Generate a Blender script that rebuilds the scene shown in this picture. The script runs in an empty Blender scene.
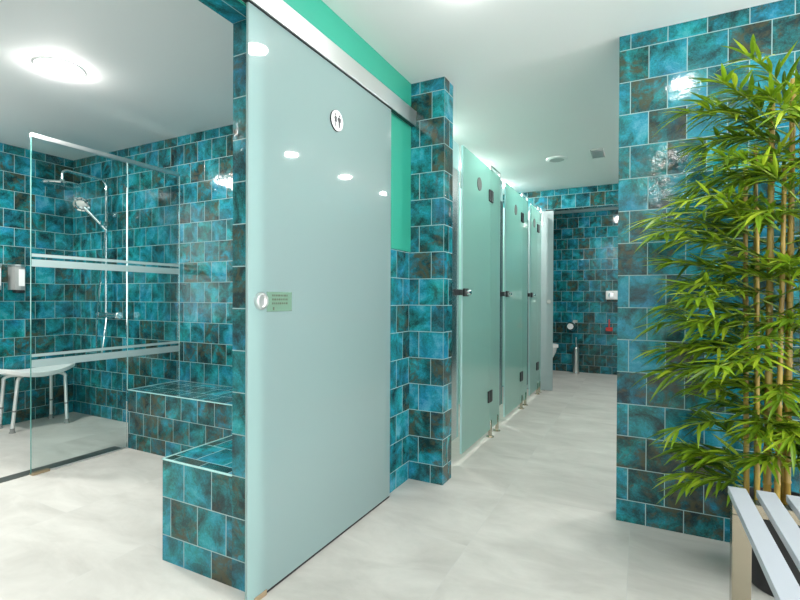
import bpy, bmesh, math, random
from mathutils import Vector, Matrix
random.seed(7)
PI = math.pi
scn = bpy.context.scene
COL = scn.collection
H = 2.25            # ceiling height
P = 0.1485          # tile pitch
YB = 2.415          # plane of the tiled cross walls

# ------------------------------------------------------------------ materials
def new_mat(name):
    m = bpy.data.materials.new(name); m.use_nodes = True
    nt = m.node_tree; nt.nodes.clear()
    out = nt.nodes.new('ShaderNodeOutputMaterial')
    return m, nt, out

def N(nt, typ, **kw):
    n = nt.nodes.new(typ)
    for k, v in kw.items():
        setattr(n, k, v)
    return n

def setin(n, **kw):
    for k, v in kw.items():
        n.inputs[k.replace('_', ' ')].default_value = v
    return n

def simple(name, col, rough=0.5, metal=0.0, bump=0.0, bscale=60, var=0.0, coat=0.0, aniso=0.0, spec=0.5):
    m, nt, out = new_mat(name)
    b = N(nt, 'ShaderNodeBsdfPrincipled')
    b.inputs['Base Color'].default_value = (*col, 1)
    b.inputs['Roughness'].default_value = rough
    b.inputs['Metallic'].default_value = metal
    b.inputs['Coat Weight'].default_value = coat
    b.inputs['Specular IOR Level'].default_value = spec
    tc = N(nt, 'ShaderNodeTexCoord')
    if var > 0:
        nz = N(nt, 'ShaderNodeTexNoise'); setin(nz, Scale=bscale * .3, Detail=4.0)
        nt.links.new(tc.outputs['Object'], nz.inputs['Vector'])
        mx = N(nt, 'ShaderNodeMix', data_type='RGBA', blend_type='MIX')
        mx.inputs['A'].default_value = (*[c * (1 - var) for c in col], 1)
        mx.inputs['B'].default_value = (*[min(1, c * (1 + var)) for c in col], 1)
        nt.links.new(nz.outputs['Fac'], mx.inputs['Factor'])
        nt.links.new(mx.outputs['Result'], b.inputs['Base Color'])
    if bump > 0:
        nz = N(nt, 'ShaderNodeTexNoise'); setin(nz, Scale=float(bscale), Detail=3.0)
        nt.links.new(tc.outputs['Object'], nz.inputs['Vector'])
        bp = N(nt, 'ShaderNodeBump'); setin(bp, Strength=bump, Distance=.002)
        nt.links.new(nz.outputs['Fac'], bp.inputs['Height'])
        nt.links.new(bp.outputs['Normal'], b.inputs['Normal'])
    nt.links.new(b.outputs['BSDF'], out.inputs['Surface'])
    return m

def math_node(nt, op, a=None, b=None):
    n = N(nt, 'ShaderNodeMath', operation=op)
    for i, v in enumerate((a, b)):
        if v is None: continue
        if isinstance(v, (int, float)): n.inputs[i].default_value = v
        else: nt.links.new(v, n.inputs[i])
    return n.outputs[0]

def tile_mat(name, offx=0.0, offy=0.0):
    """square hand-glazed teal tiles, half-offset rows. offx/offy: a joint of the odd rows on the X / Y axis"""
    m, nt, out = new_mat(name)
    L = nt.links.new
    g = N(nt, 'ShaderNodeNewGeometry')
    sp = N(nt, 'ShaderNodeSeparateXYZ'); L(g.outputs['Position'], sp.inputs[0])
    sn = N(nt, 'ShaderNodeSeparateXYZ'); L(g.outputs['True Normal'], sn.inputs[0])
    ax = math_node(nt, 'GREATER_THAN', math_node(nt, 'ABSOLUTE', sn.outputs['X']), .7)
    az = math_node(nt, 'GREATER_THAN', math_node(nt, 'ABSOLUTE', sn.outputs['Z']), .7)
    X = math_node(nt, 'SUBTRACT', sp.outputs['X'], offx)
    Y = math_node(nt, 'SUBTRACT', sp.outputs['Y'], offy)
    Z = math_node(nt, 'SUBTRACT', sp.outputs['Z'], .102)
    def mixf(f, a, b):
        n = N(nt, 'ShaderNodeMix', data_type='FLOAT')
        L(f, n.inputs['Factor']); L(a, n.inputs['A']); L(b, n.inputs['B'])
        return n.outputs['Result']
    u = mixf(ax, X, Y); v = mixf(az, Z, Y)
    cv = N(nt, 'ShaderNodeCombineXYZ'); L(u, cv.inputs[0]); L(v, cv.inputs[1])
    br = N(nt, 'ShaderNodeTexBrick', offset=.5, offset_frequency=2, squash=1.0)
    setin(br, Scale=1.0, Mortar_Size=.0019, Mortar_Smooth=.15, Bias=0.0, Brick_Width=P, Row_Height=P)
    br.inputs['Color1'].default_value = (0, 0, 0, 1); br.inputs['Color2'].default_value = (1, 1, 1, 1)
    br.inputs['Mortar'].default_value = (.5, .5, .5, 1)
    L(cv.outputs[0], br.inputs['Vector'])
    tint = N(nt, 'ShaderNodeSeparateColor'); L(br.outputs['Color'], tint.inputs[0])
    t = tint.outputs[0]
    w = math_node(nt, 'MULTIPLY', t, 37.0)
    def noise(scale, detail, rough, dist, woff):
        n = N(nt, 'ShaderNodeTexNoise', noise_dimensions='4D')
        setin(n, Scale=scale, Detail=detail, Roughness=rough, Distortion=dist)
        L(g.outputs['Position'], n.inputs['Vector']); L(math_node(nt, 'ADD', w, woff), n.inputs['W'])
        return n.outputs['Fac']
    big = math_node(nt, 'ADD', math_node(nt, 'MULTIPLY', noise(9.0, 5.0, .58, .7, 0.0), 1.55), -.30)
    brown = noise(13.0, 6.0, .66, 1.4, 9.3)
    fine = noise(46.0, 8.0, .75, 2.6, 4.1)
    # tone: cloud + tile offset + veins
    a = math_node(nt, 'MULTIPLY', math_node(nt, 'SUBTRACT', t, .5), .24)
    f = math_node(nt, 'ADD', big, a)
    f = math_node(nt, 'ADD', f, math_node(nt, 'MULTIPLY', math_node(nt, 'SUBTRACT', fine, .5), .85))
    r = N(nt, 'ShaderNodeValToRGB'); cr = r.color_ramp
    cr.elements[0].position = .20; cr.elements[0].color = (.007, .026, .028, 1)
    cr.elements[1].position = .95; cr.elements[1].color = (.11, .40, .47, 1)
    for pos, c in ((.34, (.009, .074, .076)), (.48, (.011, .150, .160)), (.66, (.014, .260, .325))):
        e = cr.elements.new(pos); e.color = (*c, 1)
    L(f, r.inputs['Fac'])
    hs = N(nt, 'ShaderNodeHueSaturation'); L(r.outputs['Color'], hs.inputs['Color'])
    drift = noise(6.0, 2.0, .5, .3, 21.0)
    L(math_node(nt, 'ADD', math_node(nt, 'MULTIPLY', math_node(nt, 'SUBTRACT', drift, .5), .15), .508), hs.inputs['Hue'])
    r2 = N(nt, 'ShaderNodeValToRGB')
    r2.color_ramp.elements[0].position = .56; r2.color_ramp.elements[0].color = (0, 0, 0, 1)
    r2.color_ramp.elements[1].position = .70; r2.color_ramp.elements[1].color = (.85, .85, .85, 1)
    fb = math_node(nt, 'ADD', brown, math_node(nt, 'MULTIPLY', math_node(nt, 'SUBTRACT', .5, t), .26))
    L(fb, r2.inputs['Fac'])
    mb = N(nt, 'ShaderNodeMix', data_type='RGBA')
    L(r2.outputs['Color'], mb.inputs['Factor']); L(hs.outputs['Color'], mb.inputs['A'])
    mb.inputs['B'].default_value = (.062, .062, .030, 1)
    mg = N(nt, 'ShaderNodeMix', data_type='RGBA')
    L(br.outputs['Fac'], mg.inputs['Factor']); L(mb.outputs['Result'], mg.inputs['A'])
    mg.inputs['B'].default_value = (.27, .41, .41, 1)
    b = N(nt, 'ShaderNodeBsdfPrincipled')
    L(mg.outputs['Result'], b.inputs['Base Color'])
    L(math_node(nt, 'ADD', math_node(nt, 'MULTIPLY', br.outputs['Fac'], .5), .10), b.inputs['Roughness'])
    b.inputs['Specular IOR Level'].default_value = .42
    # relief: pillowed edges and a rippled glaze
    wv = N(nt, 'ShaderNodeTexNoise'); setin(wv, Scale=26.0, Detail=4.0, Roughness=.55, Distortion=.4)
    L(g.outputs['Position'], wv.inputs['Vector'])
    hgt = math_node(nt, 'SUBTRACT', math_node(nt, 'MULTIPLY', wv.outputs['Fac'], .75), math_node(nt, 'MULTIPLY', br.outputs['Fac'], .8))
    bp = N(nt, 'ShaderNodeBump'); setin(bp, Strength=.35, Distance=.004)
    L(hgt, bp.inputs['Height']); L(bp.outputs['Normal'], b.inputs['Normal'])
    L(b.outputs['BSDF'], out.inputs['Surface'])
    return m

def floor_mat():
    m, nt, out = new_mat('stone_floor'); L = nt.links.new
    g = N(nt, 'ShaderNodeNewGeometry')
    mp = N(nt, 'ShaderNodeMapping'); mp.inputs['Location'].default_value = (.07, 6.04, 0)
    mp.inputs['Rotation'].default_value = (0, 0, PI / 2)
    L(g.outputs['Position'], mp.inputs['Vector'])
    br = N(nt, 'ShaderNodeTexBrick', offset=.5, offset_frequency=2)
    setin(br, Scale=1.0, Mortar_Size=.0016, Mortar_Smooth=.2, Brick_Width=1.20, Row_Height=.60)
    br.inputs['Color1'].default_value = (0, 0, 0, 1); br.inputs['Color2'].default_value = (1, 1, 1, 1)
    L(mp.outputs[0], br.inputs['Vector'])
    t = N(nt, 'ShaderNodeSeparateColor'); L(br.outputs['Color'], t.inputs[0])
    st = N(nt, 'ShaderNodeMapping'); st.inputs['Scale'].default_value = (1.6, 3.4, 1)
    L(g.outputs['Position'], st.inputs['Vector'])
    n1 = N(nt, 'ShaderNodeTexNoise', noise_dimensions='4D'); setin(n1, Scale=1.6, Detail=7.0, Roughness=.62, Distortion=.6)
    L(st.outputs[0], n1.inputs['Vector']); L(math_node(nt, 'MULTIPLY', t.outputs[0], 13.0), n1.inputs['W'])
    r = N(nt, 'ShaderNodeValToRGB')
    r.color_ramp.elements[0].position = .25; r.color_ramp.elements[0].color = (.40, .387, .352, 1)
    r.color_ramp.elements[1].position = .72; r.color_ramp.elements[1].color = (.61, .595, .55, 1)
    L(n1.outputs['Fac'], r.inputs['Fac'])
    mg = N(nt, 'ShaderNodeMix', data_type='RGBA')
    L(math_node(nt, 'MULTIPLY', br.outputs['Fac'], .55), mg.inputs['Factor']); L(r.outputs['Color'], mg.inputs['A'])
    mg.inputs['B'].default_value = (.50, .50, .48, 1)
    b = N(nt, 'ShaderNodeBsdfPrincipled'); L(mg.outputs['Result'], b.inputs['Base Color'])
    b.inputs['Roughness'].default_value = .42; b.inputs['Specular IOR Level'].default_value = .35
    L(b.outputs['BSDF'], out.inputs['Surface'])
    return m

def frosted(name, col, trans=.5, rough=.12, clear=0.0, spec=.5):
    """satin glass: diffuse and translucent body under a smooth face; clear = share seen straight through"""
    m, nt, out = new_mat(name); L = nt.links.new
    b = N(nt, 'ShaderNodeBsdfPrincipled'); b.inputs['Base Color'].default_value = (*col, 1)
    b.inputs['Roughness'].default_value = rough; b.inputs['Specular IOR Level'].default_value = spec
    t = N(nt, 'ShaderNodeBsdfTranslucent'); t.inputs['Color'].default_value = (*col, 1)
    mx = N(nt, 'ShaderNodeMixShader'); mx.inputs[0].default_value = trans
    L(b.outputs[0], mx.inputs[1]); L(t.outputs[0], mx.inputs[2])
    gl = N(nt, 'ShaderNodeBsdfGlossy'); gl.inputs['Roughness'].default_value = .03
    fr = N(nt, 'ShaderNodeFresnel'); fr.inputs['IOR'].default_value = 1.45
    last = mx
    if clear > 0:
        tp = N(nt, 'ShaderNodeBsdfTransparent'); tp.inputs['Color'].default_value = (*[c ** .5 for c in col], 1)
        m2 = N(nt, 'ShaderNodeMixShader'); m2.inputs[0].default_value = clear
        L(mx.outputs[0], m2.inputs[1]); L(tp.outputs[0], m2.inputs[2]); last = m2
    m3 = N(nt, 'ShaderNodeMixShader'); L(fr.outputs[0], m3.inputs[0])
    L(last.outputs[0], m3.inputs[1]); L(gl.outputs[0], m3.inputs[2])
    L(m3.outputs[0], out.inputs['Surface'])
    return m

def clear_glass(name, col):
    m, nt, out = new_mat(name); L = nt.links.new
    tp = N(nt, 'ShaderNodeBsdfTransparent'); tp.inputs['Color'].default_value = (*col, 1)
    gl = N(nt, 'ShaderNodeBsdfGlossy'); gl.inputs['Roughness'].default_value = 0.0
    fr = N(nt, 'ShaderNodeFresnel'); fr.inputs['IOR'].default_value = 1.35
    mx = N(nt, 'ShaderNodeMixShader'); L(fr.outputs[0], mx.inputs[0])
    L(tp.outputs[0], mx.inputs[1]); L(gl.outputs[0], mx.inputs[2])
    L(mx.outputs[0], out.inputs['Surface'])
    return m

def emit(name, col, s):
    m, nt, out = new_mat(name)
    e = N(nt, 'ShaderNodeEmission'); e.inputs['Color'].default_value = (*col, 1); e.inputs['Strength'].default_value = s
    nt.links.new(e.outputs[0], out.inputs['Surface'])
    return m

def leaf_mat():
    m, nt, out = new_mat('bamboo_leaf'); L = nt.links.new
    g = N(nt, 'ShaderNodeNewGeometry')
    r = N(nt, 'ShaderNodeValToRGB')
    r.color_ramp.elements[0].position = 0; r.color_ramp.elements[0].color = (.065, .135, .007, 1)
    r.color_ramp.elements[1].position = 1; r.color_ramp.elements[1].color = (.42, .53, .035, 1)
    e = r.color_ramp.elements.new(.5); e.color = (.19, .33, .014, 1)
    L(g.outputs['Random Per Island'], r.inputs['Fac'])
    b = N(nt, 'ShaderNodeBsdfPrincipled'); L(r.outputs['Color'], b.inputs['Base Color'])
    b.inputs['Roughness'].default_value = .38
    t = N(nt, 'ShaderNodeBsdfTranslucent'); L(r.outputs['Color'], t.inputs['Color'])
    mx = N(nt, 'ShaderNodeMixShader'); mx.inputs[0].default_value = .3
    L(b.outputs[0], mx.inputs[1]); L(t.outputs[0], mx.inputs[2]); L(mx.outputs[0], out.inputs['Surface'])
    return m

def cane_mat():
    m, nt, out = new_mat('bamboo_cane'); L = nt.links.new
    tc = N(nt, 'ShaderNodeTexCoord')
    mp = N(nt, 'ShaderNodeMapping'); mp.inputs['Scale'].default_value = (40, 40, 5); L(tc.outputs['Object'], mp.inputs['Vector'])
    n = N(nt, 'ShaderNodeTexNoise'); setin(n, Scale=1.0, Detail=4.0); L(mp.outputs[0], n.inputs['Vector'])
    r = N(nt, 'ShaderNodeValToRGB')
    r.color_ramp.elements[0].position = .3; r.color_ramp.elements[0].color = (.22, .13, .018, 1)
    r.color_ramp.elements[1].position = .75; r.color_ramp.elements[1].color = (.56, .40, .09, 1)
    L(n.outputs['Fac'], r.inputs['Fac'])
    b = N(nt, 'ShaderNodeBsdfPrincipled'); b.inputs['Roughness'].default_value = .35
    L(r.outputs['Color'], b.inputs['Base Color']); L(b.outputs[0], out.inputs['Surface'])
    return m

M = {
    'tile_shower': tile_mat('teal_tile_shower', -2.926, 1.97),
    'tile_divider': tile_mat('teal_tile_divider', -1.668, 1.216),
    'tile_pillar': tile_mat('teal_tile_pillar', -1.045, 2.415),
    'tile_right': tile_mat('teal_tile_right', .022, 2.415),
    'tile_bench': tile_mat('teal_tile_bench', -3.03, 2.012),
    'tile_end': tile_mat('teal_tile_end', -.80, 5.45),
    'ceiling': simple('ceiling_paint', (.90, .895, .885), .7),
    'white_wall': simple('white_wall_paint', (.80, .80, .78), .6),
    'green': simple('green_wall_paint', (.030, .34, .235), .45, bump=.05, bscale=90),
    'floor': floor_mat(),
    'steel': simple('brushed_steel', (.72, .72, .70), .28, 1.0, bump=.05, bscale=200),
    'satin_alu': simple('satin_aluminium', (.80, .80, .79), .38, 1.0),
    'chrome': simple('chrome', (.85, .86, .87), .06, 1.0),
    'post_steel': simple('post_steel', (.55, .62, .62), .22, 1.0),  # nearest post: its brighter reflection is put into the colour
    'post_dim_reflection': simple('post_steel_dim_reflection', (.16, .22, .23), .22, 1.0),  # same post steel, dimmer reflection put into the colour
    'peg_steel': simple('peg_steel', (.56, .50, .40), .22, 1.0),
    'dark_metal': simple('dark_metal', (.035, .04, .042), .35, .6),
    'grey_rubber': simple('grey_rubber', (.22, .23, .22), .6),
    'alu_white': simple('pale_tube_aluminium', (.74, .76, .74), .3, .5),
    'white_plastic': simple('white_plastic', (.88, .89, .87), .35, bump=.08, bscale=25),
    'white_gloss': simple('white_ceramic', (.82, .83, .82), .12),
    'grey_plastic': simple('grey_plastic', (.40, .42, .41), .3, .4),
    'slat_white': simple('white_lacquered_slat', (.38, .41, .45), .35, var=.03),
    'warm_steel': simple('polished_steel_leg', (.42, .38, .29), .2, 1.0, bump=.15, bscale=12),
    'black_pot': simple('black_pot_plastic', (.018, .018, .02), .3),
    'soil': simple('dark_soil', (.03, .022, .015), .9, bump=.8, bscale=80, var=.4),
    'drain': simple('drain_channel', (.13, .14, .13), .35, .7),
    'brass': simple('brass_clamp', (.42, .32, .20), .4, .5),
    'glass': clear_glass('clear_shower_glass', (.92, .97, .962)),
    'glass_edge': simple('glass_edge', (.10, .30, .27), .15),
    'glass_edge_light': simple('polished_glass_edge', (.45, .72, .70), .12),
    'stripe': frosted('frosted_stripe', (.62, .76, .75), .35),
    'door_glass': frosted('satin_door_glass', (.63, .86, .84), .68, rough=.3, spec=.15),
    'cubicle_glass': frosted('green_satin_glass', (.56, .90, .82), .62, clear=.08, rough=.3, spec=.15),
    'leaf_glass': frosted('pale_satin_glass', (.66, .78, .79), .45, clear=.12),
    'window_glass': frosted('frosted_window_glass', (.90, .93, .92), .9, rough=.3, spec=.2, clear=.7),
    'sign_white': simple('white_sign', (.82, .84, .84), .25),
    'sign_dark': simple('dark_print', (.05, .05, .055), .5),
    'sticker': simple('pale_green_card', (.13, .235, .17), .4, var=.15),
    'card_print': simple('brown_print', (.07, .08, .05), .5),
    'red': simple('red_plastic', (.55, .045, .035), .35),
    'mirror': simple('mirror_silver', (.88, .90, .90), .02, 1.0),
    'leaf': leaf_mat(), 'cane': cane_mat(),
    'twig': simple('green_twig', (.22, .30, .04), .5),
    'lamp': emit('lamp_diffuser', (1, .985, .95), 85.0),
    'lamp_washroom': emit('washroom_lamp_diffuser', (1, .985, .95), 260.0),
    'lamp_shower': emit('shower_lamp_diffuser', (1, .985, .95), 190.0),
    'vent_grey': simple('vent_grey', (.50, .51, .50), .5),
}

# ------------------------------------------------------------------ geometry helpers
class MB:
    def __init__(self): self.bm = bmesh.new()
    def box(self, x0, x1, y0, y1, z0, z1, bev=0.0, mat=None):
        r = bmesh.ops.create_cube(self.bm, size=1)['verts']
        S = Matrix.Diagonal((x1 - x0, y1 - y0, z1 - z0, 1)); T = Matrix.Translation(((x0 + x1) / 2, (y0 + y1) / 2, (z0 + z1) / 2))
        bmesh.ops.transform(self.bm, matrix=(mat @ T @ S) if mat else T @ S, verts=r)
        if bev > 0:
            es = list({e for v in r for e in v.link_edges})
            bmesh.ops.bevel(self.bm, geom=es, offset=bev, segments=2, affect='EDGES', profile=.6)
        return self
    def tube(self, pts, r, seg=12, caps=True):
        """tube along pts; r a number or one radius per point"""
        pts = [Vector(p) for p in pts]; n = len(pts)
        rs = r if isinstance(r, (list, tuple)) else [r] * n
        rings = []; ref = None
        for i, p in enumerate(pts):
            d = (pts[min(i + 1, n - 1)] - pts[max(i - 1, 0)]).normalized()
            if ref is None:
                ref = d.orthogonal().normalized()
            ref = (ref - d * ref.dot(d)).normalized(); s = d.cross(ref)
            rings.append([self.bm.verts.new(p + (ref * math.cos(a) + s * math.sin(a)) * rs[i]) for a in [2 * PI * k / seg for k in range(seg)]])
        for a, b in zip(rings, rings[1:]):
            for k in range(seg):
                f = self.bm.faces.new((a[k], a[(k + 1) % seg], b[(k + 1) % seg], b[k])); f.smooth = True
        if caps:
            self.bm.faces.new(rings[0][::-1]); self.bm.faces.new(rings[-1])
        return self
    def lathe(self, prof, axis_mat=None, seg=32, ang=2 * PI):
        """prof: list of (radius, height) turned about Z, then moved by axis_mat"""
        A = axis_mat or Matrix()
        rings = []
        for (r, z) in prof:
            if r < 1e-6:
                rings.append([self.bm.verts.new(A @ Vector((0, 0, z)))])
            else:
                rings.append([self.bm.verts.new(A @ Vector((r * math.cos(2 * PI * k / seg), r * math.sin(2 * PI * k / seg), z))) for k in range(seg)])
        for a, b in zip(rings, rings[1:]):
            for k in range(seg):
                k2 = (k + 1) % seg
                if len(a) == 1 and len(b) == 1: continue
                if len(a) == 1: f = self.bm.faces.new((a[0], b[k2], b[k]))
                elif len(b) == 1: f = self.bm.faces.new((a[k], a[k2], b[0]))
                else: f = self.bm.faces.new((a[k], a[k2], b[k2], b[k]))
                f.smooth = True
        return self
    def prism(self, outline, d0, d1, frame):
        """outline in 2D extruded from d0 to d1; frame maps (a, b, depth) to world"""
        lo = [self.bm.verts.new(frame @ Vector((a, b, d0))) for a, b in outline]
        hi = [self.bm.verts.new(frame @ Vector((a, b, d1))) for a, b in outline]
        n = len(lo)
        self.bm.faces.new(lo[::-1]); self.bm.faces.new(hi)
        for k in range(n):
            self.bm.faces.new((lo[k], lo[(k + 1) % n], hi[(k + 1) % n], hi[k]))
        return self
    def build(self, name, mat, parent=None, sharp=35, normals=True):
        if normals: bmesh.ops.recalc_face_normals(self.bm, faces=self.bm.faces)
        ca = math.radians(sharp)
        for ed in self.bm.edges:
            if len(ed.link_faces) == 2 and ed.calc_face_angle(0) > ca: ed.smooth = False
        me = bpy.data.meshes.new(name); self.bm.to_mesh(me); self.bm.free()
        for mm in (mat if isinstance(mat, (list, tuple)) else [mat]): me.materials.append(mm)
        o = bpy.data.objects.new(name, me); COL.objects.link(o)
        if parent is not None:
            o.parent = parent
            o.matrix_parent_inverse = Matrix.Translation(parent.location).inverted() if parent.location.length > 0 else Matrix()
        return o

def tag(o, label, cat, group=None):
    o['label'] = label; o['category'] = cat
    if group: o['group'] = group
    return o

def thing(name, label, cat, loc=(0, 0, 0), group=None):
    o = bpy.data.objects.new(name, None); COL.objects.link(o)
    o.location = loc; o.empty_display_size = .1
    return tag(o, label, cat, group)

def struct(name, mb, mat, parent=None):
    o = mb.build(name, mat, parent); o['kind'] = 'structure'
    return o

def copy_thing(root, loc, label, group=None):
    c = root.copy(); COL.objects.link(c); c.location = loc; c['label'] = label
    if group: c['group'] = group
    for ch in list(root.children):
        d = ch.copy(); COL.objects.link(d); d.parent = c
        for s in list(ch.children):
            e = s.copy(); COL.objects.link(e); e.parent = d
    return c

def axis(dirv, loc):
    """matrix whose local Z points along dirv, at loc"""
    return Matrix.Translation(loc) @ Vector((0, 0, 1)).rotation_difference(Vector(dirv)).to_matrix().to_4x4()

def arc(c, a, b, r, t0, t1, n=8):
    """points c + r(cos t a + sin t b)"""
    c, a, b = Vector(c), Vector(a), Vector(b)
    return [c + (a * math.cos(t0 + (t1 - t0) * k / n) + b * math.sin(t0 + (t1 - t0) * k / n)) * r for k in range(n + 1)]

def smooth(pts, n=8):
    """Catmull-Rom through pts"""
    p = [Vector(q) for q in pts]; p = [p[0] * 2 - p[1]] + p + [p[-1] * 2 - p[-2]]
    out = []
    for i in range(1, len(p) - 2):
        for k in range(n):
            t = k / n
            out.append(.5 * ((2 * p[i]) + (p[i + 1] - p[i - 1]) * t + (2 * p[i - 1] - 5 * p[i] + 4 * p[i + 1] - p[i + 2]) * t * t + (3 * p[i] - p[i - 1] - 3 * p[i + 1] + p[i + 2]) * t ** 3))
    out.append(p[-2])
    return out

# ------------------------------------------------------------------ the room
XL = -4.53                      # shower left wall
XI, XW = -1.293, -1.178         # faces of the dividing wall
XR = 1.6                        # right edge of the lobby, no wall, left open for world light
YF = -1.4                       # back of the lobby
struct('floor', MB().box(XL - .1, XR + .1, YF - .1, 7.3, -.1, 0), M['floor'])
struct('ceiling', MB().box(XL - .1, XR + .1, YF - .1, 7.3, H, H + .1), M['ceiling'])
struct('wall_left', MB().box(XL - .1, XL, YF, .45, 0, H).box(XL - .1, XL, 1.30, YB + .1, 0, H).box(XL - .1, XL, .45, 1.30, 0, .75).box(XL - .1, XL, .45, 1.30, 2.12, H), M['tile_shower'])
wn = MB().box(XL - .09, XL - .03, .45, .49, .75, 2.12).box(XL - .09, XL - .03, 1.26, 1.30, .75, 2.12).box(XL - .09, XL - .03, .49, 1.26, .75, .79).box(XL - .09, XL - .03, .49, 1.26, 2.08, 2.12)
wn = struct('window_1', wn, M['white_gloss'])
MB().box(XL - .066, XL - .06, .49, 1.26, .79, 2.08).build('pane', M['window_glass'], wn)
struct('wall_shower_back', MB().box(XL - .1, XI, YB, YB + .1, 0, H), M['tile_shower'])
struct('wall_divider', MB().box(XI, XW, 1.216, YB, 0, H), M['tile_divider'])
struct('wall_divider_near', MB().box(XI, XW, YF, .12, 0, H), M['tile_divider'])
struct('wall_lintel', MB().box(XI, XW, .12, 1.216, 2.0, H), M['tile_divider'])
struct('trim_1', MB().box(XW, XW + .004, 1.217, YB, 1.295, 2.0).box(XW, XW + .004, .12, YB, 2.0, H), M['green'])         # painted plaster above the tile dado
struct('pillar', MB().box(XI, -.97, YB, 2.545, 0, H), M['tile_pillar'])
struct('wall_right', MB().box(-.10, XR + .1, YB, 2.545, 0, H), M['tile_right'])
struct('wall_back', MB().box(XL - .1, XR + .1, YF - .1, YF, 0, H), M['white_wall'])
# washroom behind
struct('wall_washroom_right', MB().box(.76, .86, 2.545, 7.1, 0, H), M['tile_end'])
struct('wall_cubicles_back', MB().box(-2.45, -2.35, YB + .1, 7.1, 0, H), M['white_wall'])
struct('wall_end', MB().box(-2.35, .76, 7.05, 7.15, 0, H), M['tile_end'])
struct('wall_end_lintel', MB().box(-2.35, .76, 5.46, 5.58, 2.03, H), M['tile_end'])
struct('wall_end_jamb', MB().box(-2.35, -.965, 5.46, 5.58, 0, 2.03), M['tile_end'])
struct('wall_end_room_left', MB().box(-1.75, -1.65, 5.58, 7.05, 0, H), M['tile_end'])

# ------------------------------------------------------------------ tiled bench and ledge in the shower room
t = thing('tiled_bench', 'blue-green tiled L-shaped bench along the shower room wall beside the glass screen', 'bench', (-2.2, 2.2, 0))
MB().box(-3.12, XI - .001, 2.012, YB - .001, 0, .3985).box(-1.668, XI, 1.216, 2.012, 0, .3985).build('bench_body', M['tile_bench'], t)
# pale edging strips along the front rims
e = MB().box(-3.122, -1.668, 2.009, 2.015, .395, .4005).box(-3.124, -3.118, 2.009, YB - .001, .395, .4005)
e.box(-1.671, XI, 1.213, 1.219, .395, .4005).box(-1.671, -1.665, 1.213, 2.012, .395, .4005)
e.build('edging', M['glass_edge_light'], t)

# ------------------------------------------------------------------ shower screen
XG = -3.125
t = thing('shower_screen', 'clear glass shower screen with two pairs of frosted stripes beside the tiled bench', 'shower screen', (XG, 1.9, 0))
ZT = 1.952
p1 = MB().box(XG - .004, XG + .004, 1.44, 2.006, .008, ZT).build('glass_pane', M['glass'], t)
p2 = MB().box(XG - .004, XG + .004, 2.010, 2.413, .402, ZT).build('glass_pane', M['glass'], t)
MB().box(XG - .0045, XG + .0045, 1.4375, 1.44, .008, ZT).build('dark_edge', M['glass_edge'], p1)
MB().box(XG - .005, XG + .005, 2.0065, 2.0095, .402, ZT).build('joint_edge', M['glass_edge_light'], p1)
MB().box(XG - .006, XG + .006, 2.4135, 2.4148, .402, ZT).build('wall_profile', M['glass_edge_light'], p2)
for z0, z1 in ((1.262, 1.280), (1.205, 1.247), (.683, .700), (.622, .666)):
    MB().box(XG + .004, XG + .0048, 1.441, 2.006, z0, z1).build('frosted_stripe', M['stripe'], p1)
    MB().box(XG + .004, XG + .0048, 2.010, 2.413, z0, z1).build('frosted_stripe', M['stripe'], p2)
MB().box(XG - .013, XG + .013, 1.438, 2.40, ZT - .006, ZT + .020, .003).build('top_bar', M['satin_alu'], t)
MB().box(XG - .016, XG + .020, 1.438, 1.53, .0, .014, .003).build('floor_clamp', M['brass'], t)
MB().box(XG + .006, XG + .018, 1.53, 2.006, .0, .010).build('floor_profile', M['satin_alu'], t)
o = MB().box(-3.225, -3.145, -.4, 1.985, .0005, .004).build('shower_drain', M['drain'])
tag(o, 'long dark drain channel in the floor under the shower screen', 'drain')

# ------------------------------------------------------------------ shower column
t = thing('shower_column', 'chrome rain shower column with overhead disc on the shower back wall', 'shower', (-3.92, 2.38, 0))
bx, by = -3.925, 2.345
top = [(bx, by, .90), (bx, by, 1.3), (bx, by, 1.94)] + [tuple(v) for v in arc((bx, by - .05, 1.94), (0, 1, 0), (0, 0, 1), .05, 0, PI / 2)][1:]
top += [(bx, by - .2, 1.992), (bx, 2.05, 1.995)] + [tuple(v) for v in arc((bx, 2.05, 1.96), (0, 0, 1), (0, -1, 0), .035, 0, PI / 2)][1:] + [(bx, 2.015, 1.91)]
MB().tube(top, .011, 14).build('riser_pipe', M['chrome'], t)
head = MB().lathe([(0, .040), (.014, .040), (.020, .026), (.06, .018), (.132, .003), (.140, -.006), (.136, -.014), (0, -.014)], Matrix.Translation((bx, 2.015, 1.885)), 40).build('rain_head', M['chrome'], t)
MB().tube([(bx, by, 1.72), (bx, 2.413, 1.72)], .012).lathe([(0, 0), (.028, 0), (.026, .008), (.012, .012)], axis((0, -1, 0), (bx, 2.414, 1.72)), 24).build('wall_bracket', M['chrome'], t)
mx = MB().tube([(-4.01, by, .882), (-3.98, by, .882), (-3.81, by, .882), (-3.775, by, .882)], .022, 18).tube([(-3.97, by, .882), (-3.97, 2.413, .882)], .016).tube([(-3.845, by, .882), (-3.845, 2.413, .882)], .016)
mx = mx.build('mixer_bar', M['chrome'], t)
MB().lathe([(0, 0), (.027, 0), (.03, .006), (.03, .036), (.026, .042), (0, .042)], axis((1, 0, 0), (-3.785, by, .882)), 24).build('tap_knob', M['chrome'], mx)
MB().lathe([(0, 0), (.024, 0), (.026, .03), (0, .034)], axis((-1, 0, 0), (-4.0, by, .882)), 24).build('tap_knob', M['chrome'], mx)
MB().box(bx - .018, bx + .018, by - .055, by + .015, 1.61, 1.65, .005).build('slider', M['chrome'], t)
hd = Vector((-.045, -.10, .125))
h0 = Vector((bx, by - .045, 1.625)); h1 = h0 + hd
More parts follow.
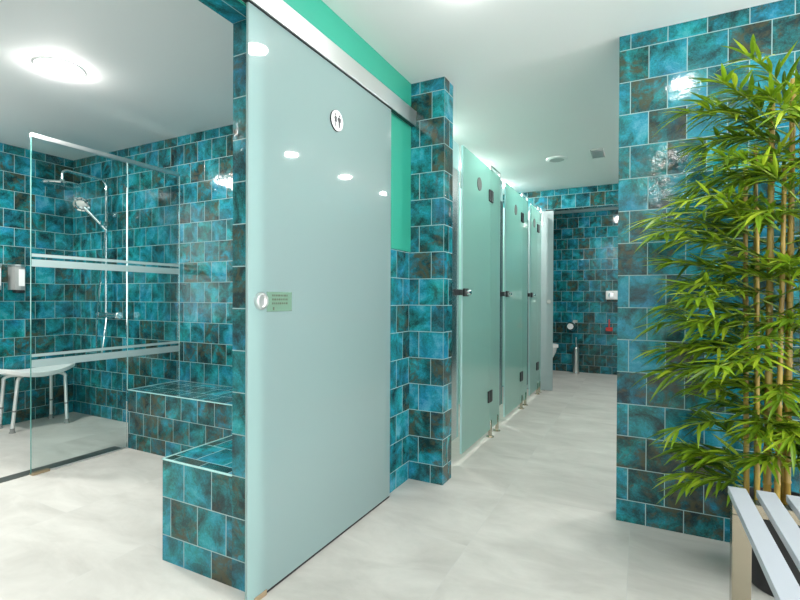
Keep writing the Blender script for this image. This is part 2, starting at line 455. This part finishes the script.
hs = MB().tube([h0 - hd * .35, h0, h0 + hd * .6, h1], [.012, .013, .014, .02], 14)
hs.lathe([(0, .020), (.03, .018), (.060, .006), (.064, -.008), (.058, -.016), (.045, -.012), (.03, -.017), (0, -.014)], axis((-.50, .52, .70), h1 + hd * .16), 28)
hs.build('hand_shower', M['chrome'], t)
hose = smooth([h0 - hd * .35, (bx + .01, by - .03, 1.40), (bx - .02, by - .05, 1.0), (bx - .045, by - .05, .70), (bx - .052, by - .04, .545), (bx - .03, by - .03, .525), (bx - .012, by - .02, .62), (bx + .0, by - .005, .80), (bx + .003, by, .862)], 10)
MB().tube(hose, .0065, 8).build('hose', M['chrome'], t)

# ------------------------------------------------------------------ shower stool
def stool():
    t = thing('shower_stool', 'white plastic shower stool with curved seat and grey metal legs near the corner', 'stool', (-4.3, 2.02, 0))
    bm = bmesh.new(); n, mm = 20, 10
    grid = []
    for i in range(n + 1):
        a = -1 + 2 * i / n
        row = []
        for j in range(mm + 1):
            b = -1 + 2 * j / mm
            w = .145 * (1 - .22 * abs(a) ** 4) ; y = .255 * a * (1 - .05 * b * b)
            z = .436 + .046 * a * a + .006 * b * b
            row.append((w * b, y, z))
        grid.append(row)
    top = [[bm.verts.new((-4.32 + x, 2.02 + y, z)) for x, y, z in r] for r in grid]
    bot = [[bm.verts.new((-4.32 + x * .97, 2.02 + y * .985, z - .040 + .006 * abs(y) / .25)) for x, y, z in r] for r in grid]
    for i in range(n):
        for j in range(mm):
            bm.faces.new((top[i][j], top[i + 1][j], top[i + 1][j + 1], top[i][j + 1])).smooth = True
            bm.faces.new((bot[i][j], bot[i][j + 1], bot[i + 1][j + 1], bot[i + 1][j])).smooth = True
    for i in range(n):
        for j in (0, mm):
            bm.faces.new((top[i][j], top[i + 1][j], bot[i + 1][j], bot[i][j]))
    for j in range(mm):
        for i in (0, n):
            bm.faces.new((top[i][j], top[i][j + 1], bot[i][j + 1], bot[i][j]))
    b = MB(); b.bm.free(); b.bm = bm
    seat = b.build('seat', M['white_plastic'], t, sharp=60)
    bv = seat.modifiers.new('rounded', 'BEVEL'); bv.width = .006; bv.segments = 2; bv.limit_method = 'ANGLE'; bv.angle_limit = math.radians(50)
    for sx, sy, fx, fy in ((1, -1, -4.222, 1.822), (1, 1, -4.175, 2.178), (-1, 1, -4.455, 2.20), (-1, -1, -4.455, 1.84)):
        c = Vector((-4.32 + sx * .03, 2.02 + sy * .10, .412)); k = Vector((-4.32 + sx * .105, 2.02 + sy * .165, .400))
        ft = Vector((fx, fy, .0))
        d = (ft - k).normalized()
        path = smooth([c, c.lerp(k, .55) + Vector((0, 0, .006)), k + Vector((0, 0, -.010)), k + d * .06, ft + Vector((0, 0, .03))], 8)
        lg = MB().tube(path, .0125, 12).build('leg', M['alu_white'], t)
        a, q = k.lerp(ft, .58), k.lerp(ft, .61)
        MB().tube([a, q], .0155, 12).build('clip', M['grey_rubber'], lg)
        MB().lathe([(0, .035), (.0145, .035), (.016, .012), (.021, .004), (.021, 0), (0, 0)], Matrix.Translation(ft), 16).build('rubber_foot', M['grey_rubber'], lg)
stool()

# ------------------------------------------------------------------ soap dispensers on the left wall
def dispenser(y, label):
    t = thing('soap_dispenser', label, 'soap dispenser', (XL, y, 1.06), 'soap dispensers on the shower wall')
    fr = Matrix(((1, 0, 0, XL), (0, 1, 0, y), (0, 0, 1, 1.06), (0, 0, 0, 1)))
    prof = [(0.001, -.046), (.06, -.046), (.088, -.034), (.095, 0), (.088, .034), (.06, .046), (.001, .046)]
    MB().prism(prof, .025, .225, fr).build('housing', M['grey_plastic'], t)
    cap = [(a * 1.03, b * 1.05) for a, b in prof]; cap[0] = (.001, -.048); cap[-1] = (.001, .048)
    MB().prism(cap, .212, .228, fr).build('lid', M['satin_alu'], t)
    MB().prism([(.0955, -.014), (.099, -.014), (.099, .026), (.0955, .026)], .055, .19, fr).build('level_window', M['white_gloss'], t)
    MB().box(XL + .03, XL + .10, y - .03, y + .03, 1.06, 1.085, .008).build('push_lever', M['dark_metal'], t)
dispenser(1.972, 'grey wall-mounted soap dispenser with white level window, nearer the shower corner')
dispenser(1.812, 'grey wall-mounted soap dispenser with white window, cut off by the left picture edge')

# ------------------------------------------------------------------ sliding door
t = thing('sliding_door', 'large frosted glass sliding door hanging from a metal rail on the dividing wall', 'door', (-1.16, 1.64, 0))
XD = -1.152
leaf = MB().box(XD - .010, XD, 1.148, 2.137, .012, 2.02, .0015).build('door_leaf', M['door_glass'], t)
MB().box(XD - .012, XD + .002, 1.18, 1.24, .0, .020, .002).build('floor_guide', M['brass'], t)
MB().box(XD - .009, XD - .001, 1.24, 2.135, .004, .0118).build('bottom_seal', M['dark_metal'], t)
kn = MB().lathe([(0, 0), (.029, 0), (.030, .006), (.027, .013), (.021, .014), (.019, .007), (0, .007)], axis((1, 0, 0), (XD, 1.205, 1.020)), 32).build('finger_pull', M['satin_alu'], t)
card = MB().box(XD, XD + .001, 1.236, 1.366, .983, 1.052).build('notice_card', M['sticker'], t)
pm = MB()
for r in range(3):
    yy = 1.262
    while yy < 1.345:
        w = random.choice((.005, .007, .009)); pm.box(XD + .001, XD + .0014, yy, yy + w, 1.036 - r * .014, 1.043 - r * .014); yy += w + .004
pm.box(XD + .001, XD + .0014, 1.266, 1.273, .988, .999)
pm.build('printed_text', M['card_print'], card)
# round sign with a woman and a man
FS = Matrix(((0, 0, 1, XD), (1, 0, 0, 1.646), (0, 1, 0, 1.778), (0, 0, 0, 1)))     # (a, b, depth) -> (Y, Z, X)
def disc(r, n=48): return [(r * math.cos(2 * PI * k / n), r * math.sin(2 * PI * k / n)) for k in range(n)]
def pictograms(mb, fr, s, d0, d1):
    def put(poly, ox, sx=1): mb.prism([(ox + x * s * sx, y * s) for x, y in poly], d0, d1, fr)
    for ox, fem in ((-.36 * s, True), (.36 * s, False)):
        put([(.13 * math.cos(k * PI / 8), .62 + .13 * math.sin(k * PI / 8)) for k in range(16)], ox)
        if fem:
            put([(-.17, .44), (.17, .44), (.12, .15), (.26, -.2), (-.26, -.2), (-.12, .15)], ox)
            for q in (-1, 1):
                put([(q * .17, .44), (q * .34, .02), (q * .27, -.01), (q * .13, .30)], ox)
                put([(q * .03, -.2), (q * .12, -.2), (q * .10, -.72), (q * .03, -.72)], ox)
        else:
            put([(-.2, .44), (.2, .44), (.17, -.1), (-.17, -.1)], ox)
            for q in (-1, 1):
                put([(q * .2, .44), (q * .31, .36), (q * .30, -.08), (q * .23, -.08)], ox)
                put([(q * .02, -.1), (q * .17, -.1), (q * .14, -.74), (q * .03, -.74)], ox)
sg = MB().prism(disc(.044), 0, .006, FS).build('toilet_sign', M['dark_metal'], t)
MB().prism(disc(.0425), .006, .0072, FS).build('sign_face', M['sign_white'], sg)
pg = MB(); pictograms(pg, FS, .037, .0072, .0079); pg.build('pictograms', M['sign_dark'], sg)
rail = MB().box(XW + .0045, -1.140, .05, 2.413, 2.004, 2.088, .002).build('rail', M['satin_alu'], t)
MB().box(XW + .012, -1.146, .06, 2.405, 2.001, 2.0042).build('rail_track', M['dark_metal'], rail)

# ------------------------------------------------------------------ toilet cubicles
XC = -1.0
def cubicle(y0, yd0, yd1, yf1, label, sign_y, bright_reflection):
    """post from y0 to yd0, door yd0..yd1, side panel yd1..yf1"""
    t = thing('toilet_cubicle', label, 'toilet cubicle', (XC, (y0 + yf1) / 2, 0), 'toilet cubicle fronts')
    zt = 1.985
    MB().box(XC - .050, XC - .012, y0, yd0 - .012, .17, 1.82, .003).build('post', M['post_steel' if bright_reflection else 'post_dim_reflection'], t)  # nearest post takes the steel copy with the brighter reflection painted in
    MB().box(-2.34, XC - .055, y0 + .045, y0 + .060, .15, 1.95).build('divider_panel', M['cubicle_glass'], t)
    MB().box(XC - .048, XC - .016, y0 + .01, yd0 - .02, 1.82, zt).build('transom_pane', M['glass_edge_light'], t)
    d = MB().box(XC - .005, XC + .005, yd0, yd1 - .004, .06, zt, .001).build('door', M['cubicle_glass'], t)
    MB().box(XC - .006, XC + .006, yd0 - .003, yd0 - .0002, .06, zt).build('door_edge', M['glass_edge_light'], d)
    fr = Matrix(((0, 0, 1, XC + .005), (1, 0, 0, sign_y), (0, 1, 0, 1.815), (0, 0, 0, 1)))
    s = MB().prism(disc(.045), 0, .005, fr).build('door_sign', M['grey_rubber'], d); s['label'] = 'round grey door sign'
    lk = MB().box(XC + .0, XC + .022, yd0 + .004, yd0 + .075, 1.045, 1.095, .004).build('lock', M['dark_metal'], d)
    MB().lathe([(0, 0), (.018, 0), (.018, .02), (.012, .026), (0, .026)], axis((1, 0, 0), (XC + .02, yd0 + .045, 1.07)), 20).build('thumb_turn', M['chrome'], d)
    MB().box(XC - .012, XC + .014, yd0 - .075, yd0 - .02, 1.052, 1.088, .003).build('strike', M['dark_metal'], t)
    sp = MB().box(XC - .005, XC + .005, yd1, yf1, .06, zt, .001).build('side_panel', M['cubicle_glass'], t)
    MB().box(XC - .006, XC + .006, yf1 + .0002, yf1 + .003, .06, zt).build('panel_edge', M['glass_edge_light'], sp)
    for z in (1.785, .31):
        MB().box(XC - .012, XC + .014, yd1 - .055, yd1 - .006, z - .042, z + .042, .003).box(XC - .012, XC + .014, yd1 + .006, yd1 + .045, z - .042, z + .042, .003).tube([(XC + .010, yd1, z - .042), (XC + .010, yd1, z + .042)], .008).build('hinge', M['dark_metal'], t)
    for y in (yd1 + .03, yf1 - .04):
        MB().lathe([(0, 0), (.028, 0), (.028, .006), (.014, .010), (.013, .12), (.010, .128), (0, .128)], Matrix.Translation((XC, y, 0)), 18).build('foot', M['peg_steel'], t)
    MB().tube([(XC, yd1 + .01, zt), (XC, yd1 + .01, zt + .03), (XC, yf1, zt + .03), (XC, yf1, zt)], .007, 10).build('top_brace', M['steel'], t)
cubicle(2.60, 2.79, 3.40, 3.655, 'nearest green glass toilet cubicle front, next to the tiled pillar', 3.117, True)
cubicle(3.665, 3.83, 4.42, 4.655, 'second green glass toilet cubicle front, in the middle of the row', 4.162, False)
cubicle(4.665, 4.80, 5.18, 5.36, 'farthest and narrowest green glass toilet cubicle front, next to the end room', 4.97, False)

# end room sliding leaf
t = thing('end_room_door', 'narrow pale frosted glass door edge at the end room opening', 'door', (-1.1, 5.43, 0))
MB().box(-1.30, -.876, 5.425, 5.433, .01, 2.012, .001).build('door_leaf', M['leaf_glass'], t)
MB().lathe([(0, 0), (.024, 0), (.024, .012), (.018, .014), (.016, .008), (0, .008)], axis((0, -1, 0), (-.92, 5.425, 1.0)), 24).build('finger_pull', M['steel'], t)

# ------------------------------------------------------------------ end room fittings
YE = 7.05
t = thing('toilet_roll_holder', 'round chrome toilet roll holder on the end wall above the brush', 'roll holder', (-.885, YE, .65))
MB().lathe([(0, 0), (.062, 0), (.066, .008), (.066, .10), (.058, .112), (0, .112)], axis((0, -1, 0), (-.885, YE, .648)), 32).build('drum', M['chrome'], t)
MB().lathe([(0, 0), (.042, 0), (.042, .004), (.015, .005), (.015, .002), (0, .002)], axis((0, -1, 0), (-.885, YE - .112, .648)), 28).build('roll_face', M['white_gloss'], t)
MB().box(-.86, -.80, YE - .05, YE, .70, .735, .006).build('bracket', M['steel'], t)
t = thing('toilet_brush', 'steel toilet brush in a tall round holder on the floor by the end wall', 'toilet brush', (-.805, 6.92, 0))
MB().lathe([(0, 0), (.042, 0), (.042, .35), (.038, .355), (.034, .35), (.034, .02), (0, .02)], Matrix.Translation((-.805, 6.92, 0)), 28).build('holder', M['steel'], t)
MB().tube([(-.805, 6.92, .03), (-.805, 6.92, .30), (-.805, 6.92, .50)], .007, 10).lathe([(0, 0), (.033, .0), (.033, .01), (.008, .02)], Matrix.Translation((-.805, 6.92, .352)), 20).build('handle', M['steel'], t)
o = MB().box(-.402, -.385, YE - .03, YE, .60, .755, .004).box(-.435, -.35, YE - .04, YE, .595, .645, .006).build('red_wall_fitting', M['red'])
tag(o, 'small red fitting low on the end wall near the right corner', 'wall fitting')
t = thing('wall_box', 'small white and chrome box fixed on the end wall above the red fitting', 'wall box', (-.37, YE, 1.08))
MB().box(-.435, -.27, YE - .10, YE, 1.025, 1.145, .012).build('box_body', M['white_gloss'], t)
MB().lathe([(0, 0), (.035, 0), (.035, .01), (0, .012)], axis((0, -1, 0), (-.37, YE - .10, 1.085)), 20).build('button', M['chrome'], t)
t = thing('toilet', 'white ceramic toilet partly hidden behind the end room door', 'toilet', (-1.3, 6.35, 0))
b = MB()
rings = [(.0, .10, .11), (.10, .10, .10), (.22, .16, .13), (.34, .215, .17), (.40, .225, .18)]
prev = None
for z, rx, ry in rings:
    rg = [b.bm.verts.new((-1.22 + rx * 1.1 * math.cos(2 * PI * k / 28), 6.35 + ry * math.sin(2 * PI * k / 28), z)) for k in range(28)]
    if prev:
        for k in range(28): b.bm.faces.new((prev[k], prev[(k + 1) % 28], rg[(k + 1) % 28], rg[k])).smooth = True
    else: b.bm.faces.new(rg[::-1])
    prev = rg
b.bm.faces.new(prev); b.build('bowl', M['white_gloss'], t)
s = MB(); s.prism([(1.1 * .24 * math.cos(2 * PI * k / 32), .19 * math.sin(2 * PI * k / 32)) for k in range(32)], .402, .438, Matrix.Translation((-1.22, 6.35, 0))); s.build('seat', M['white_plastic'], t)
MB().box(-1.645, -1.45, 6.16, 6.54, .38, .80, .02).build('cistern', M['white_gloss'], t)

# ------------------------------------------------------------------ washbasin counter opposite the cubicles (seen mirrored in the door glass)
t = thing('washbasin_counter', 'white washbasin counter with taps, mirrored in the sliding door glass', 'washbasin', (.62, 4.2, 0))
MB().box(.52, .758, 3.1, 5.3, .80, .86, .006).build('worktop', M['white_gloss'], t)
MB().box(.56, .758, 3.15, 5.25, .0, .80).build('cabinet', M['green'], t)
for y in (3.6, 4.6):
    tp = MB().tube([(.70, y, .86), (.70, y, .98), (.69, y, 1.01), (.66, y, 1.02), (.58, y, 1.01)], .012, 12).build('tap', M['chrome'], t)
t2 = thing('wall_mirror', 'wide mirror above the washbasin counter, seen only in reflections', 'mirror', (.755, 4.2, 1.0))
MB().box(.748, .758, 2.95, 5.35, 1.02, 2.05).build('mirror_glass', M['mirror'], t2)

# ------------------------------------------------------------------ ceiling fittings
def lamp(x, y, r, mat, label):
    t = thing('ceiling_downlight', label, 'ceiling light', (x, y, H), 'recessed round ceiling lights')
    MB().lathe([(r, -.003), (r + .012, -.004), (r + .016, .0)], Matrix.Translation((x, y, H)), 40).build('trim_ring', M['white_plastic'], t)
    MB().lathe([(0, -.023), (r * .5, -.021), (r * .85, -.013), (r, -.004), (r, .0)], Matrix.Translation((x, y, H)), 40).build('diffuser', mat, t)
lamp(-2.765, 1.408, .098, M['lamp_shower'], 'glowing round ceiling light above the shower room floor')
lamp(-3.95, 1.15, .098, M['lamp_shower'], 'round ceiling light over the shower, beyond the left picture edge')
lamp(-2.765, .10, .098, M['lamp_shower'], 'round shower room ceiling light nearer the viewer, above the picture')
for x, y, w in ((-.62, 1.73, 'above the picture by the sliding door'), (.20, 1.73, 'above the bamboo, over the picture edge'), (-.62, .1, 'added unseen over the viewer, on the left'),
                (.20, .1, 'added unseen straight over the viewer'), (-.62, -1.1, 'added unseen at the back left of the lobby'), (.20, -1.1, 'at the back right of the lobby'), (1.2, .6, 'added unseen at the right of the lobby')):  # most lamps over and around the viewer are unseen, added for light
    lamp(x, y, .055, M['lamp'], 'round lobby ceiling light ' + w)
for x, y, w in ((.345, 3.13, 'first'), (.345, 3.95, 'second'), (.345, 4.77, 'third')):
    lamp(x, y, .055, M['lamp_washroom'], w + ' washroom ceiling light over the washbasins, mirrored in the door glass')
for y, w in ((3.15, 'nearest'), (4.15, 'second'), (5.0, 'farthest')):
    lamp(-1.38, y, .07, M['lamp_washroom'], 'round ceiling light inside the %s toilet cubicle' % w)
lamp(-.30, 6.3, .055, M['lamp_washroom'], 'round ceiling light of the end room')
t = thing('ceiling_speaker', 'round grey ceiling disc in front of the end wall', 'ceiling speaker', (-.665, 4.27, H))
MB().lathe([(.062, -.012), (.085, -.008), (.090, 0)], Matrix.Translation((-.665, 4.27, H)), 36).build('rim', M['white_plastic'], t)
MB().lathe([(0, -.010), (.062, -.012)], Matrix.Translation((-.665, 4.27, H)), 36).build('grille', M['vent_grey'], t)
t = thing('ceiling_vent', 'small square grey ceiling vent to the right of the round disc', 'ceiling vent', (-.335, 4.25, H))
MB().box(-.385, -.285, 4.13, 4.37, H - .010, H, .003).build('frame', M['vent_grey'], t)
sl = MB()
for k in range(6): sl.box(-.375, -.295, 4.15 + k * .036, 4.17 + k * .036, H - .013, H - .0098)
sl.build('louvre', M['satin_alu'], t)

# ------------------------------------------------------------------ slatted bench
ZS = .45
t = thing('slatted_bench', 'white slatted bench on polished steel legs in the right foreground', 'bench', (.5, 1.2, 0))
for k in range(6):
    x = .243 + k * .0725
    MB().box(x, x + .047, .45, 1.776 + (0.004 if k else 0), ZS - .022, ZS, .002).build('slat', M['slat_white'], t)
for y in (1.735, .50):
    MB().box(.247, .653, y - .022, y + .022, ZS - .062, ZS - .0225, .002).build('crossbar', M['warm_steel'], t)
    for x in (.247, .605):
        MB().box(x, x + .048, y - .022, y + .022, .0, ZS - .0625, .002).build('leg', M['warm_steel'], t)

# ------------------------------------------------------------------ potted bamboo
PX, PY = .475, 2.14
t = thing('potted_bamboo', 'leafy artificial bamboo in a black pot against the right tiled wall', 'plant', (PX, PY, 0))
MB().lathe([(0, 0), (.115, 0), (.12, .01), (.142, .27), (.150, .275), (.150, .30), (.140, .30), (.136, .27), (0, .27)], Matrix.Translation((PX, PY, 0)), 40).build('pot', M['black_pot'], t)
MB().lathe([(0, .282), (.09, .280), (.1365, .272)], Matrix.Translation((PX, PY, 0)), 30).build('soil', M['soil'], t)

def add_leaf(bm, base, d, up, ln, w, droop):
    d = d.normalized(); s = d.cross(up)
    if s.length < 1e-3: s = d.orthogonal()
    s.normalize(); n = s.cross(d)
    prof = (0.0, .62, 1.0, .96, .74, .40, 0.0); K = len(prof) - 1
    prevs = None
    for i in range(K + 1):
        u = i / K
        c = base + d * (ln * u) - Vector((0, 0, 1)) * (droop * ln * u * u) 
        hw = w * .5 * prof[i]
        if i in (0, K):
            cur = [bm.verts.new(c)]
        else:
            cur = [bm.verts.new(c - s * hw + n * hw * .35), bm.verts.new(c), bm.verts.new(c + s * hw + n * hw * .35)]
        if prevs:
            if len(prevs) == 1:
                bm.faces.new((prevs[0], cur[1], cur[0])); bm.faces.new((prevs[0], cur[2], cur[1]))
            elif len(cur) == 1:
                bm.faces.new((prevs[0], prevs[1], cur[0])); bm.faces.new((prevs[1], prevs[2], cur[0]))
            else:
                bm.faces.new((prevs[0], prevs[1], cur[1], cur[0])); bm.faces.new((prevs[1], prevs[2], cur[2], cur[1]))
        prevs = cur

rnd = random.Random(21)
def branch(p0, az, el, ln, cane, nl=(5, 9)):
    """a branch leaving a cane: a drooping stem with short twigs, each ending in a fan of leaves"""
    d = Vector((math.cos(az) * math.cos(el), math.sin(az) * math.cos(el), math.sin(el)))
    pts = [p0 + d * (ln * u) - Vector((0, 0, 1)) * (.28 * ln * u * u) for u in (0, .25, .5, .75, 1)]
    for q in pts:
        q.y = min(q.y, 2.38)
    lv = MB(); lv.tube(pts, [.0032, .0028, .0024, .002, .0012], 5)
    n_twig = len(lv.bm.faces)
    for i in range(1, 5):
        p = pts[i]
        dd = (pts[i] - pts[i - 1]).normalized()
        n = rnd.randint(*nl)
        for k in range(n):
            sp = (k - (n - 1) / 2) / max(1, (n - 1) / 2)
            ang = sp * 1.05 + rnd.uniform(-.15, .15)
            side = Vector((-dd.y, dd.x, 0)); 
            if side.length < .01: side = Vector((1, 0, 0))
            side.normalize()
            v = dd * math.cos(ang) + side * math.sin(ang) + Vector((0, 0, rnd.uniform(-.35, .40)))
            b = p - dd * rnd.uniform(0, .03)
            L = rnd.uniform(.08, .145)
            v.normalize()
            if b.y + v.y * L > 2.405: v.y = max(-1, (2.395 - b.y) / L)
            add_leaf(lv.bm, b, v, Vector((rnd.uniform(-.3, .3), rnd.uniform(-.5, .1), 1)), L, rnd.uniform(.011, .018), rnd.uniform(.02, .38))
    for q in lv.bm.verts: q.co.y = min(q.co.y, 2.40)
    for k, f in enumerate(lv.bm.faces): f.material_index = 1 if k < n_twig else 0
    lv.build('branch', [M['leaf'], M['twig']], cane, normals=False, sharp=180)

canes = [  # x, y, height, radius
    (.350, 2.13, 1.52, .0095), (.372, 2.07, 1.36, .008), (.386, 2.16, 1.60, .009), (.404, 2.10, 1.735, .012), (.424, 2.06, 1.50, .009),
    (.458, 2.09, 1.80, .011), (.498, 2.06, 1.70, .010), (.525, 2.13, 1.62, .010), (.47, 2.19, 1.66, .010)]
EXTRA = {5: [(-PI * .4, .7, .24, 1.70), (.2, .8, .26, 1.74), (PI * 1.2, .9, .28, 1.72), (PI, .7, .30, 1.60)],
         6: [(-PI * .5, .6, .24, 1.62), (.1, .7, .26, 1.66), (PI * 1.25, .8, .24, 1.60), (-PI * .3, .5, .24, 1.45)],
         7: [(-PI * .4, .6, .24, 1.55), (0, .6, .22, 1.58), (-PI * .6, .5, .24, 1.40)],
         3: [(PI * .95, 1.0, .36, 1.58), (PI * 1.2, .8, .30, 1.66), (.3, .9, .30, 1.66)],      # sprays reaching furthest up
         0: [(PI, .35, .29, .92), (PI * 1.03, .2, .27, .84), (PI * .97, .15, .28, .78), (PI, .40, .22, .33), (PI * 1.05, .12, .20, .36), (PI * .95, .65, .20, .34), (PI * 1.05, .75, .24, .36), (PI * .92, .55, .24, .38),
             (PI * 1.08, .1, .24, .58), (PI, .5, .27, 1.12), (PI * .96, .4, .25, 1.24), (PI * 1.06, .3, .27, 1.0)]}       # sprays to the left
for i, (x, y, h, r) in enumerate(canes):
    pts, rs = [], []
    z = .26; lean = Vector((rnd.uniform(-.02, .02), rnd.uniform(-.015, .01), 0))
    node = rnd.uniform(.10, .18)
    zz = [.26]
    while zz[-1] < h - .05: zz.append(zz[-1] + node * rnd.uniform(.85, 1.15))
    zz[-1] = h
    for j, zc in enumerate(zz):
        f = (zc - .26) / (h - .26); c = Vector((x, y, zc)) + lean * f
        k = r * (1 - .25 * f)
        if 0 < j < len(zz) - 1:
            for dz, s in ((-.006, 1.0), (-.002, 1.18), (.002, 1.18), (.007, .98)):
                pts.append(c + Vector((0, 0, dz))); rs.append(k * s)
        else:
            pts.append(c); rs.append(k)
    ca = MB().tube(pts, rs, 12).build('cane', M['cane'], t)
    spec = []
    nb = 15 if i < 6 else 11
    for b in range(nb):
        zc = .42 + (h - .44) * ((b + rnd.uniform(.1, .9)) / nb) ** .85
        az = rnd.choice((PI, PI * .86, PI * 1.15, PI * 1.35, -PI * .35, 0.2, -.3, PI * 1.0)) + rnd.uniform(-.35, .35)
        reach = min(.34, x + .02) / .36 * (.36 if .75 < zc < 1.45 else .30 if zc >= 1.45 else .22) * rnd.uniform(.6, 1.1)
        spec.append((az, rnd.uniform(.1, .7), reach, zc))
    spec += EXTRA.get(i, [])
    for az, el, ln, zc in spec:
        f = max(0, (zc - .26) / (h - .26))
        branch(Vector((x, y, zc)) + lean * f, az, el, ln, ca)

# ------------------------------------------------------------------ camera, world, view
cam = bpy.data.cameras.new('camera'); co = bpy.data.objects.new('camera', cam); COL.objects.link(co)
cam.sensor_fit = 'HORIZONTAL'; cam.sensor_width = 36; cam.lens = 470.8 / 800 * 36; cam.clip_start = .02
cam.shift_y = 1.0 / 800
co.matrix_world = Matrix.Translation((0, 0, 1.032)) @ Matrix.Rotation(.4743, 4, 'Z') @ Matrix.Rotation(PI / 2 - .0060, 4, 'X') @ Matrix.Rotation(.0045, 4, 'Z')
scn.camera = co
w = bpy.data.worlds.new('world'); scn.world = w; w.use_nodes = True
w.node_tree.nodes['Background'].inputs[0].default_value = (.97, .98, 1, 1); w.node_tree.nodes['Background'].inputs[1].default_value = 2.6
vs = scn.view_settings
vs.view_transform = 'Standard'; vs.look = 'None'; vs.gamma = 1; vs.use_curve_mapping = False; vs.exposure = .88
c = scn.cycles
c.max_bounces = 12; c.diffuse_bounces = 6; c.glossy_bounces = 6; c.transmission_bounces = 8; c.transparent_max_bounces = 16
c.use_denoising = True; c.sample_clamp_indirect = 6.0; c.caustics_reflective = False; c.caustics_refractive = False
